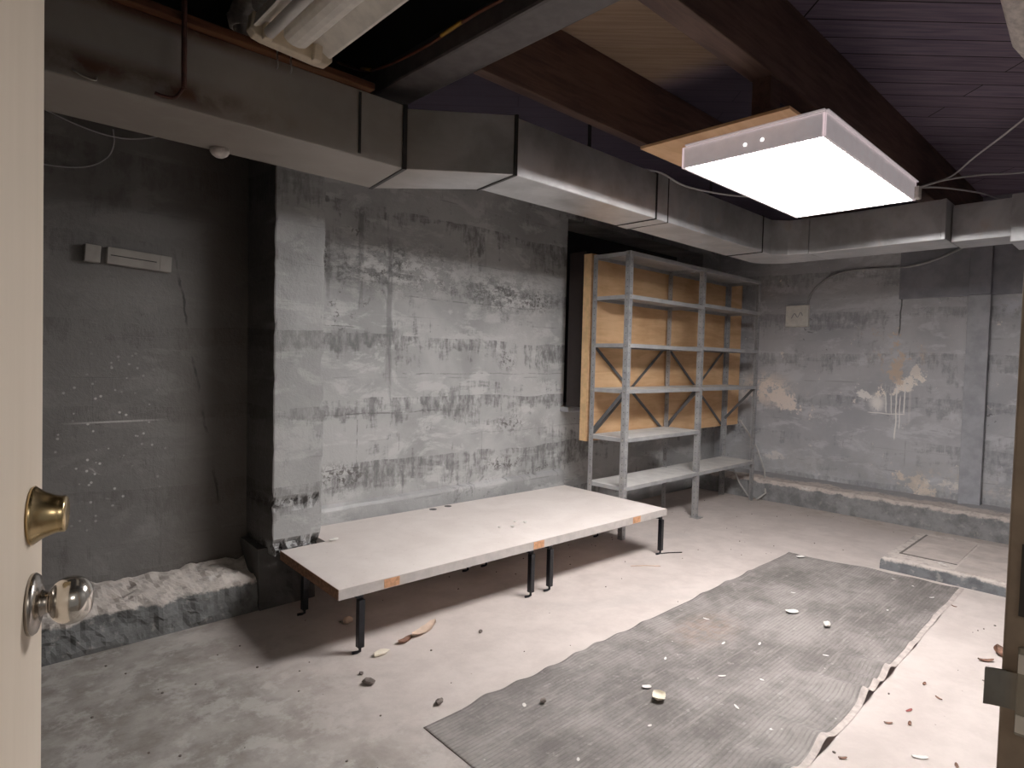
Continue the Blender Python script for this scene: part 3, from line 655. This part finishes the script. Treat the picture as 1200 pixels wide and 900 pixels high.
ep = [(-.132, .06), (-.137, .005), (-.12, -.012), (-.09, -.016), (.10, -.016), (.135, -.012), (.15, .005), (.145, .06)]
strip_profile(bm, ep, .045, .0); obj('end_plate', bm, 'cream', sl, .004)
bm = B(); strip_profile(bm, ep, -1.22, -1.238); obj('end_plate', bm, 'cream', sl, .004)
bm = B(); add_tube(bm, [(-.085, -.03, -.005), (-.085, -1.19, -.005)], .019, 16); bmesh.ops.transform(bm, matrix=rm, verts=bm.verts[:]); obj('fluorescent_tube', bm, 'tube', sl)
for x in (-.085, .085):
    bm = B(); add_box(bm, x - .014, x + .014, -.028, -.0, -.024, .03, ); bmesh.ops.transform(bm, matrix=rm, verts=bm.verts[:]); obj('lamp_socket', bm, 'cream', sl, .003)
bm = B(); add_lathe(bm, (.095, .046, .012), (0, 1, 0), [(0, .012), (.002, .012), (.0021, .006), (.0005, .005)], 16); bmesh.ops.transform(bm, matrix=rm, verts=bm.verts[:]); obj('knockout', bm, 'cream', sl)
for y in (1.9, 1.1): obj('hanging_rod', tube([(.93, y, 2.45), (.93, y, ZC)], .004, 8), 'blackwood', sl)
pp = thing('drain_pipe', 'pale old pipe with an elbow hanging behind the end of the strip light', 'pipe', (.95, 2.6, 2.5))
obj('pipe_run', tube([(1.0, 2.60, 2.50), (.985, 2.60, 2.57), (.96, 2.60, 2.63), (.945, 2.60, 2.70), (.955, 2.52, 2.76), (.985, 2.35, 2.80)], [.032, .034, .036, .042, .042, .036], 16, sub=0), 'pipe', pp)
obj('coupling', tube([(.995, 2.535, 2.745), (.985, 2.45, 2.765)], .05, 16), 'pipe', pp)
obj('coupling', tube([(.95, 2.6, 2.655), (.94, 2.6, 2.70)], .046, 16), 'pipe', pp)

# ------------------------------------------------------------------ alcove wall fittings
sw = thing('surface_switch_box', 'long pale surface switch box high on the dark alcove wall', 'switch box', (.79, YL, 1.79))
rotm = Matrix.Translation((.79, YL, 1.79)) @ Matrix.Rotation(math.radians(3.0), 4, 'Y') @ Matrix.Translation((-.79, -YL, -1.79))
def rbox(*a): 
    bm = box(*a); bmesh.ops.transform(bm, matrix=rotm, verts=bm.verts[:]); return bm
obj('long_cover', rbox(.655, .93, YL - .035, YL, 1.755, 1.835), 'boxdim', sw, .004)
obj('end_cover', rbox(.88, .932, YL - .037, YL - .034, 1.757, 1.833), 'boxdim', sw, .001)
obj('slot_line', rbox(.67, .865, YL - .0362, YL - .034, 1.794, 1.799), 'seam', sw)
tag(obj('small_wall_box', rbox(.565, .628, YL - .05, YL, 1.75, 1.83), 'boxdim', None, .004), 'small square pale box just left of the long switch box', 'box')
tag(obj('alcove_wire', tube([(.30, YL - .01, 2.18), (.45, YL - .01, 2.175), (.58, YL - .012, 2.20), (.66, YL - .012, 2.26), (.688, YL - .01, 2.33), (.685, YL - .01, 2.40)], .003, 6, sub=6), 'cable'), 'thin grey wire looping in a curve on the alcove wall, lower of the two', 'wire')
tag(obj('alcove_wire', tube([(.35, YL - .01, 2.44), (.55, YL - .012, 2.38), (.70, YL - .012, 2.365), (.82, YL - .02, 2.39), (.93, YL - .03, 2.44)], .003, 6, sub=6), 'cable'), 'thin grey wire sagging just under the left duct on the alcove wall', 'wire')

# ------------------------------------------------------------------ back wall fittings
jb = thing('junction_box', 'square pale junction box on the back wall right of the shelving', 'junction box', (XB, 2.61, 1.875))
obj('box_body', box(XB - .055, XB, 2.50, 2.725, 1.765, 1.985), 'boxgrey', jb, .006)
obj('cover_plate', box(XB - .062, XB - .055, 2.505, 2.72, 1.77, 1.98), 'boxgrey', jb, .003)
obj('scribble_mark', tube([(XB - .064, 2.66, 1.85), (XB - .064, 2.63, 1.90), (XB - .064, 2.60, 1.86), (XB - .064, 2.57, 1.91), (XB - .064, 2.55, 1.875)], .003, 6, sub=4), 'wallb', jb)
tag(obj('wall_conduit', tube([(XB - .02, 2.515, 1.97), (XB - .02, 2.505, 2.06), (XB - .02, 2.45, 2.15), (XB - .02, 2.34, 2.24), (XB - .02, 2.2, 2.29), (XB - .02, 2.0, 2.305), (XB - .022, 1.72, 2.29), (XB - .06, 1.5, 2.31), (XB - .06, 1.35, 2.36), (XB - .06, 1.22, 2.42)], .011, 10, sub=5), 'conduit'), 'grey cable curving up and right from the junction box to the duct', 'cable')

# ------------------------------------------------------------------ metal shelving
sh = thing('metal_shelving_unit', 'tall open grey slotted-steel shelving unit with two bays of dusty shelves', 'shelving', (4.96, 2.95, 0))
PX = [3.862, 4.965, 6.06]; YF, YR = 2.775, 3.125
def post(name, x, y, sx, sy, h=2.192, w=.042, t=.004):
    bm = B()
    add_box(bm, 0, sx * w, 0, sy * t, 0, h); add_box(bm, 0, sx * t, sy * t, sy * w, 0, h)
    o = obj(name, bm, 'post'); o.parent = sh; o.matrix_parent_inverse = Matrix.Translation(sh.location).inverted(); o.location = (x, y, 0)
    return o
for x, sx in ((PX[0], 1), (PX[1] - .021, 1), (PX[2], -1)):
    post('post', x, YF, sx, 1); post('post', x, YR, sx, -1)
obj('foot_plate', box(PX[1] - .05, PX[1] + .05, YF - .035, YF + .05, 0, .004), 'post', sh)
def shelf(x0, x1, z):
    bm = B(); t = .0015; l = .030
    add_box(bm, x0, x1, YF + .005, YR - .005, z - t, z)
    add_box(bm, x0, x1, YF - .0015, YF + .005, z - l, z); add_box(bm, x0, x1, YR - .005, YR + .0015, z - l, z)
    add_box(bm, x0, x0 + t, YF + .005, YR - .005, z - l, z - t); add_box(bm, x1 - t, x1, YF + .005, YR - .005, z - l, z - t)
    add_box(bm, x0, x1, YF + .005, YF + .02, z - l, z - l + t); add_box(bm, x0, x1, YR - .02, YR - .005, z - l, z - l + t)
    return obj('shelf', bm, 'shelf', sh)
for z in (2.19, 1.865, 1.497, 1.147, .775, .402): shelf(PX[0] + .005, PX[1] - .003, z)
for z in (2.19, 1.885, 1.507, 1.15, .402): shelf(PX[1] + .003, PX[2] - .005, z)
def brace(p, q): return obj('brace', bar(p, q, .004, .026, (0, 0, 1)), 'brace', sh)
yb = YR + .006
for i, (xa, xb) in enumerate(((PX[0], PX[1]), (PX[1], PX[2]))):
    brace((xa + .02, yb + .003 * i, 1.50), (xb - .02, yb + .003 * i, .74)); brace((xb - .02, yb + .006, 1.50), (xa + .02, yb + .006, .74))
for x in (PX[0] + .006, PX[1] + .006, PX[2] - .006): brace((x, YF + .02, 1.14), (x, YR - .02, .80))
for x in PX:
    for z in (2.175, 1.85, 1.48, 1.13, .76, .385):
        if x == PX[2] and z == .76: continue
        bm = B(); add_lathe(bm, (x + (.02 if x != PX[2] else -.02), YF - .0005, z), (0, -1, 0), [(0, .006), (.004, .006), (.005, .003)], 8); obj('bolt', bm, 'steel', sh)
for z in (2.175, 1.85, 1.48, 1.13, .76, .385):
    for y in (YF + .024, YR - .024):
        bm = B(); add_lathe(bm, (PX[0], y, z), (-1, 0, 0), [(0, .006), (.004, .006), (.005, .003)], 8); obj('bolt', bm, 'steel', sh)
# plywood panel behind it
pw = thing('plywood_panel', 'orange-tan plywood panel standing behind the metal shelving over the window', 'panel', (5.1, 3.16, .715))
obj('sheet', box(3.868, 6.44, 3.152, 3.166, .715, 2.21), 'ply', pw)
bm = B(); add_box(bm, 3.868, 3.888, 3.1662, 3.228, .715, 2.21); obj('edge_batten', bm, 'plyedge', pw, .001)
obj('edge_batten', box(6.42, 6.44, 3.1662, 3.228, .715, 2.21), 'plyedge', pw, .001)
obj('back_casing', box(3.90, 3.93, 3.2285, 3.405, .98, 2.24), 'darkwood', pw)
obj('back_casing', box(6.2, 6.23, 3.2285, 3.405, .98, 2.24), 'darkwood', pw)
# bent metal strip in the corner
tag(obj('bent_metal_strip', tube([(6.22, 3.02, .78), (6.38, 3.0, .64), (6.46, 2.93, .47), (6.40, 2.82, .265), (6.13, 2.68, .08), (6.07, 2.74, .012)], .0085, 8), 'metalstrip'), 'long pale bent metal strip leaning in the corner behind the shelving', 'metal strip')
tag(obj('bent_metal_strip', tube([(6.02, 2.98, .31), (6.06, 2.92, .15), (6.10, 2.83, .012), (6.16, 2.80, .01)], .007, 8), 'metalstrip'), 'short bent metal strip resting on the floor under the right end shelf', 'metal strip')

# ------------------------------------------------------------------ low platform table
pt = thing('low_platform_table', 'long low white-topped platform table on black legs beside the pillar', 'table', (2.6, 2.9, 0))
FL, FR, BR_, BLn = (1.320, 2.435), (3.810, 2.363), (3.858, 3.362), (1.625, 3.440)
LL = (1.360, 3.128)
top_pts = [FL, FR, BR_, BLn, (1.614, 3.132), LL]
bm = B(); add_prism(bm, top_pts, .282, .3305); obj('tabletop', bm, 'top', pt, .003)
def edge_strip(name, a, b, m, off=.0015, z0=.2825, z1=.3295, t0=0, t1=1):
    a, b = Vector((*a, 0)), Vector((*b, 0)); p = a.lerp(b, t0); q = a.lerp(b, t1)
    d = (q - p).normalized(); n = Vector((d.y, -d.x, 0)) * off
    bm = B(); v = [p - n, q - n, q + n, p + n]; add_prism(bm, [(w.x, w.y) for w in v], z0, z1); return obj(name, bm, m, pt)
edge_strip('front_edge_band', FL, FR, 'edge')
e = edge_strip('end_edge', FL, LL, 'raw'); e['label'] = 'bare brown left end edge'
for t in (.107, .492, .860): 
    e = edge_strip('edge_patch', FL, FR, 'patch', .0032, .286, .327, t - .0165, t + .0165); e['label'] = 'orange-brown patch on the front edge'
for x, y in ((2.51, 3.355), (2.645, 3.365)):
    bm = B(); add_lathe(bm, (x, y, .3303), (.0001, 0, 1), [(0, .026), (.0012, .026), (.0013, .02)], 20); obj('cable_hole', bm, 'seam', pt)
def frame(xa, xb, dy):
    bm = B(); z = .266
    f = lambda x: 2.462 - (x - 1.44) * .030
    for a, b in (((xa, f(xa) + .05, z), (xb, f(xb) + .05, z)), ((xa, f(xa) + .56, z), (xb, f(xb) + .56, z)), ((xa, f(xa), z), (xa, f(xa) + .56, z)), ((xb, f(xb), z), (xb, f(xb) + .56, z))):
        add_bar(bm, a, b, .03, .024)
    obj('steel_frame', bm, 'black', pt)
    for x in (xa, xb):
        for y in (f(x), f(x) + .56):
            lg = obj('leg', box(x - .015, x + .015, y - .015, y + .015, .03, .251), 'black', pt, .002)
            bm = B(); add_tube(bm, [(x, y, .035), (x, y, .012), (x - .012, y + .004, .008), (x - .035, y + .010, .008)], .0075, 8); obj('foot', bm, 'black', lg)
frame(1.445, 2.52, 0); frame(2.672, 3.79, 0)

# ------------------------------------------------------------------ rubber mat
def mat_mesh():
    bm = B(); nx, ny = 260, 80; V = []
    c00, c10, c11, c01 = Vector((1.29, .775, 0)), Vector((4.655, .80, 0)), Vector((4.555, 1.805, 0)), Vector((1.325, 1.80, 0))
    for i in range(nx + 1):
        u = i / nx; row = []
        for j in range(ny + 1):
            v = j / ny
            p = c00 * (1 - u) * (1 - v) + c10 * u * (1 - v) + c11 * u * v + c01 * (1 - u) * v
            x = p.x
            z = .0035 + .002 * noise.noise(Vector((x * 2, p.y * 2, 0)))
            # ripples lifting the doorway-side edge
            e = max(0, 1 - v / .30)
            for cx, w, h in ((2.06, .05, .030), (2.33, .06, .034), (2.80, .05, .040), (2.95, .03, .022), (3.10, .06, .036), (1.75, .06, .02), (3.5, .05, .012), (4.0, .05, .010)):
                z += h * math.exp(-((x - cx) / w) ** 2) * e ** 1.5
            f = max(0, 1 - (1 - v) / .18)
            for cx, w, h in ((1.62, .06, .014), (1.80, .05, .010), (1.98, .05, .011), (2.17, .05, .012), (2.32, .05, .012), (2.48, .06, .010), (2.7, .05, .008), (3.3, .06, .010), (3.6, .06, .012), (3.9, .06, .012)):
                z += h * math.exp(-((x - cx) / w) ** 2) * f ** 1.3
            z += .012 * max(0, noise.noise(Vector((x * 4, p.y * 5, 2)))) * max(0, 1 - (1 - u) / .15)
            z = max(z, .003)
            yo = .012 * noise.noise(Vector((x * 3.3, v * 2, 9))) * (max(0, 2 * v - 1) ** 2 + max(0, 1 - 2 * v) ** 2)
            xo = .012 * noise.noise(Vector((u * 2, p.y * 4, 4))) * (max(0, 2 * u - 1) ** 2 + max(0, 1 - 2 * u) ** 2)
            row.append(bm.verts.new((x + xo, p.y + yo, z)))
        V.append(row)
    for a, b in zip(V, V[1:]):
        for j in range(ny): f = bm.faces.new((a[j], b[j], b[j + 1], a[j + 1])); f.smooth = True
    return bm
mo = obj('rubber_mat', mat_mesh(), 'mat'); tag(mo, 'large worn dark grey ribbed mat lying on the dusty floor', 'mat')
sm = mo.modifiers.new('s', 'SOLIDIFY'); sm.thickness = .004; sm.offset = 1
me = bpy.data.meshes  # pale worn border strip along the doorway side
def border():
    bm = B(); src = mo.data.vertices; ny = 81; rows = []
    for i in range(261):
        a = src[i * ny].co; rows.append((bm.verts.new((a.x, a.y - .022, max(a.z * .85, .001))), bm.verts.new((a.x, a.y + .002, a.z + .0005)), ))
    for a, b in zip(rows, rows[1:]): bm.faces.new((a[0], b[0], b[1], a[1]))
    return bm
bd = obj('worn_border', border(), 'flake', mo); bd.matrix_parent_inverse = Matrix.Identity(4)
bd.data.materials[0] = plain('dust_border', (.50, .43, .39), .9, 0, .15, 30)

# ------------------------------------------------------------------ concrete pad
cp = thing('concrete_pad', 'low concrete pad with a sunken inset top near the back kerb', 'pad', (5.15, .8, 0))
def padmesh():
    bm = B(); x0, x1, y0, y1, h = 4.70, 5.68, .16, 1.255, .082; n = 40; rings = []
    for k, (ins, z) in enumerate(((0, 0), (.0, .03), (.002, .06), (.006, .074), (.016, h))):
        ring = []
        for s_ in range(4):
            for i in range(n):
                t = i / n
                P = [(x0 + ins + t * (x1 - x0 - 2 * ins), y0 + ins), (x1 - ins, y0 + ins + t * (y1 - y0 - 2 * ins)), (x1 - ins - t * (x1 - x0 - 2 * ins), y1 - ins), (x0 + ins, y1 - ins - t * (y1 - y0 - 2 * ins))][s_]
                d = noise.noise_vector(Vector((P[0] * 9, P[1] * 9, z * 9))) * (.007 if k else .004)
                ring.append(bm.verts.new((P[0] + d.x, P[1] + d.y, z + (d.z * .5 if k else 0))))
        rings.append(ring)
    for a, b in zip(rings, rings[1:]):
        for i in range(len(a)): bm.faces.new((a[i], a[(i + 1) % len(a)], b[(i + 1) % len(a)], b[i]))
    bm.faces.new(rings[-1]); return bm
obj('slab', padmesh(), 'pad', cp)
obj('inset_panel', box(4.90, 5.585, .865, 1.175, .081, .0855), 'padtop', cp, .002)
bm = B(); add_box(bm, 4.885, 4.90, .86, 1.19, .081, .0865); add_box(bm, 4.885, 5.60, 1.175, 1.19, .081, .0845)
obj('dark_joint', bm, plain('joint_dark', (.13, .11, .10), .9), cp)
obj('worn_top', box(4.74, 5.64, .19, .85, .081, .0848), 'padtop', cp, .002)

# ------------------------------------------------------------------ loose debris, each piece by itself
def chunk(r, sx=1, sy=1, sz=.6, seed=0):
    bm = B(); bmesh.ops.create_icosphere(bm, subdivisions=2, radius=r)
    for v in bm.verts:
        v.co *= 1 + .35 * noise.noise(v.co * (1.6 / r) + Vector((seed, seed, 0))); v.co.x *= sx; v.co.y *= sy; v.co.z *= sz
    return bm
def flat(rx, ry, curl=.3, seed=0, tip=True):
    """curled leaf / scrap"""
    bm = B(); n = 10; m_ = 4; V = []
    for i in range(n + 1):
        t = i / n * 2 - 1; w = ry * (math.sqrt(max(0, 1 - t * t)) ** (1.0 if tip else .35)) * (1 + .25 * noise.noise(Vector((t * 3, seed, 0)))) + .0003
        V.append([bm.verts.new((t * rx, w * (j / m_ * 2 - 1), curl * rx * t * t * .5 + abs(j / m_ * 2 - 1) ** 2 * ry * curl + .002)) for j in range(m_ + 1)])
    for a, b in zip(V, V[1:]):
        for j in range(m_): f = bm.faces.new((a[j], b[j], b[j + 1], a[j + 1])); f.smooth = True
    return bm
def drop(name, bm, m, x, y, z, rot, label, cat, group=None):
    zmin = min(v.co.z for v in bm.verts); bmesh.ops.transform(bm, matrix=Matrix.Translation((x, y, z - zmin + .0004)) @ Matrix.Rotation(rot, 4, 'Z'), verts=bm.verts[:])
    return tag(obj(name, bm, m), label, cat, group)
mz = .0085
drop('wood_shaving', flat(.10, .028, .35, 1), 'bark', 1.80, 2.46, 0, .35, 'long peach-coloured curled shaving on the floor right of the front left table leg', 'shaving')
drop('wood_shaving', flat(.045, .020, .5, 2), 'leaf', 1.665, 2.425, 0, .2, 'short brown curled shaving between the peach shaving and the table leg', 'shaving')
drop('plaster_chip', chunk(.028, 1.5, .8, .35, 3), 'paper', 1.51, 2.39, 0, .1, 'pale chip at the foot of the front left table leg', 'chip')
drop('plaster_chip', chunk(.022, 1.2, 1, .8, 4), 'bark', 1.56, 2.78, 0, .1, 'pale rounded lump on the shaded floor under the left end of the table', 'chip')
drop('pebble', chunk(.021, 1.4, .8, .6, 5), 'stone', 1.334, 2.20, 0, -.9, 'dark oval pebble on the floor below the front left table leg', 'pebble')
drop('pebble', chunk(.010, 1, 1, .7, 6), 'stone', 1.352, 2.29, 0, 0, 'tiny dark pebble just above the oval pebble', 'pebble')
drop('pebble', chunk(.016, 1.2, .9, .6, 7), 'stone', 1.463, 1.89, 0, .4, 'grey pebble near the near left corner of the mat', 'pebble')
drop('pebble', chunk(.012, 1, .8, .7, 8), 'stone', 1.998, 2.263, 0, .4, 'small dark pebble on open floor between table and mat', 'pebble')
drop('paper_scrap', flat(.034, .026, .4, 9, False), 'paper', 2.137, 1.332, mz + .001, .5, 'cream curled scrap near the middle of the mat', 'scrap')
drop('paper_scrap', flat(.020, .012, .2, 10, False), 'flake', 2.175, 1.415, mz, -.6, 'small white scrap just above the cream scrap on the mat', 'scrap')
drop('pebble', chunk(.012, 1.1, 1, .7, 11), 'stone', 1.767, 1.62, mz, .4, 'dark pebble on the left part of the mat', 'pebble')
drop('paint_flake', flat(.014, .007, .1, 12), 'flake', 1.697, 1.655, mz, .9, 'small white flake left of the dark pebble on the mat', 'flake')
drop('paper_scrap', flat(.032, .02, .1, 13, False), 'flake', 4.50, 1.70, mz + .002, -.3, 'white scrap at the far left corner of the mat', 'scrap')
drop('paper_scrap', flat(.035, .022, .2, 14, False), 'flake', 3.45, 1.336, mz, -.6, 'white scrap left of the middle on the far half of the mat', 'scrap')
drop('plaster_chip', chunk(.020, 1.2, .9, .6, 15), 'flake', 3.399, 1.137, mz, .2, 'white lump on the far half of the mat, nearest its centre', 'chip')
fl = [(3.891, .99), (4.505, 1.121), (4.316, .872), (4.45, 1.0), (3.05, 1.02), (2.93, 1.28), (2.60, 1.12), (2.275, .934), (2.316, 1.093), (2.062, .876), (2.45, 1.5), (3.0, 1.6), (1.95, 1.25), (1.75, 1.05), (2.5, 1.25), (1.6, 1.3), (3.75, 1.45), (2.8, 1.4)]
for i, (x, y) in enumerate(fl):
    drop('paint_flake', flat(.010 + .004 * (i % 3), .005, .15, 20 + i), 'flake', x, y, mz, i * 1.3, 'tiny white flake scattered on the ribbed mat', 'flake', 'tiny flakes on the mat')
drop('twig', tube([(-.10, 0, .004), (0, .006, .005), (.10, 0, .004)], .004, 6), 'darkwood', 3.86, 2.36, 0, -.50, 'thin dark twig on the floor by the right end table leg', 'twig')
drop('twig', tube([(-.10, 0, .003), (0, .008, .004), (.10, 0, .003)], .003, 6), 'bark', 3.49, 2.31, 0, -.7, 'thin pale twig on the floor in front of the right end table leg', 'twig')
drop('dry_leaf', flat(.055, .028, .6, 50), 'leaf', 3.72, .46, 0, .5, 'rust-brown curled dry leaf beside the door jamb, the largest leaf', 'leaf')
drop('dry_leaf', flat(.035, .012, .5, 51), 'leaf', 3.586, .502, 0, -.9, 'narrow brown leaf left of the largest leaf near the door jamb', 'leaf')
lv = [(3.115, .641), (3.023, .57), (2.662, .657), (2.72, .60), (4.277, .756), (2.30, .70), (2.55, .42)]
for i, (x, y) in enumerate(lv):
    drop('leaf_fragment', flat(.016, .006, .5, 60 + i), 'leaf', x, y, 0, i * 1.1, 'tiny brown leaf fragment on the floor right of the mat', 'leaf', 'leaf fragments right of the mat')
drop('paper_scrap', flat(.020, .006, .3, 70), 'red', 2.825, .628, 0, -.3, 'small red scrap on the floor right of the mat', 'scrap')
drop('paper_scrap', flat(.028, .010, .3, 71), 'flake', 2.511, .519, 0, -.9, 'white narrow scrap on the floor right of the mat near the bottom edge', 'scrap')
for i, (x, y, s_) in enumerate(((2.615, 2.693, .011), (2.541, 2.728, .009), (2.71, 2.768, .009), (2.746, 2.713, .012))):
    drop('plaster_crumb', chunk(s_, 1, 1, .7, 80 + i), 'flake', x, y, .3312, i, 'tiny white crumb in the cluster on the middle of the white tabletop', 'crumb', 'crumbs on the tabletop')
drop('plaster_chip', chunk(.020, 1.5, .8, .4, 90), 'flake', 1.65, 3.11, .3312, .2, 'white plaster chip on the tabletop at the foot of the pillar', 'chip')
def grit():
    bm = B()
    for _ in range(170):
        x = random.uniform(.2, 6.0); y = random.uniform(.4, 3.1)
        if 1.25 < x < 4.7 and .74 < y < 1.83: continue
        if 4.65 < x < 5.75 and y < 1.3: continue
        if 1.28 < x < 4.0 and y > 2.36 and False: continue
        r = random.uniform(.0025, .006); mt_ = Matrix.Translation((x, y, r * .6)) @ Matrix.Diagonal((1, random.uniform(.6, 1.3), .7, 1))
        bmesh.ops.create_icosphere(bm, subdivisions=1, radius=r, matrix=mt_)
    return bm
g = tag(obj('floor_grit', grit(), 'stone'), 'fine dark grit and crumbs scattered over the dusty floor', 'grit'); g['kind'] = 'stuff'

# ------------------------------------------------------------------ light
w = bpy.data.worlds.new('w'); S.world = w; w.use_nodes = True
w.node_tree.nodes['Background'].inputs[0].default_value = (.95, .9, .85, 1); w.node_tree.nodes['Background'].inputs[1].default_value = .12
def area(name, loc, rot, sx, sy, power, col):
    l = bpy.data.lights.new(name, 'AREA'); l.shape = 'RECTANGLE'; l.size = sx; l.size_y = sy; l.energy = power; l.color = col
    o = bpy.data.objects.new(name, l); C.objects.link(o); o.location = loc; o.rotation_euler = rot; return o
area('door_fill_light', (.35, -1.6, 2.2), (math.radians(40), 0, 0), .8, .5, 7, (1, .90, .78))  # added unseen fill light behind the camera for door and jamb

# ------------------------------------------------------------------ camera (728 px focal length on a 1200 px frame)
cam = bpy.data.cameras.new('cam'); cam.sensor_width = 36; cam.lens = 36 * 727.7 / 1200; cam.clip_start = .01
co = bpy.data.objects.new('camera', cam); C.objects.link(co)
yaw, pitch, roll = math.radians(46.163), math.radians(-2.199), math.radians(1.375)
F = Vector((math.cos(yaw) * math.cos(pitch), math.sin(yaw) * math.cos(pitch), math.sin(pitch))); R = Vector((math.sin(yaw), -math.cos(yaw), 0)); U = R.cross(F)
R2 = R * math.cos(roll) + U * math.sin(roll); U2 = -R * math.sin(roll) + U * math.cos(roll)
mw = Matrix((R2, U2, -F)).transposed().to_4x4(); mw.translation = (0, 0, 1.35); co.matrix_world = mw
S.camera = co
S.view_settings.view_transform = 'Standard'; S.view_settings.look = 'None'; S.view_settings.exposure = 0.0; S.view_settings.gamma = 1.17
S.cycles.use_denoising = True; S.cycles.max_bounces = 10; S.cycles.diffuse_bounces = 6
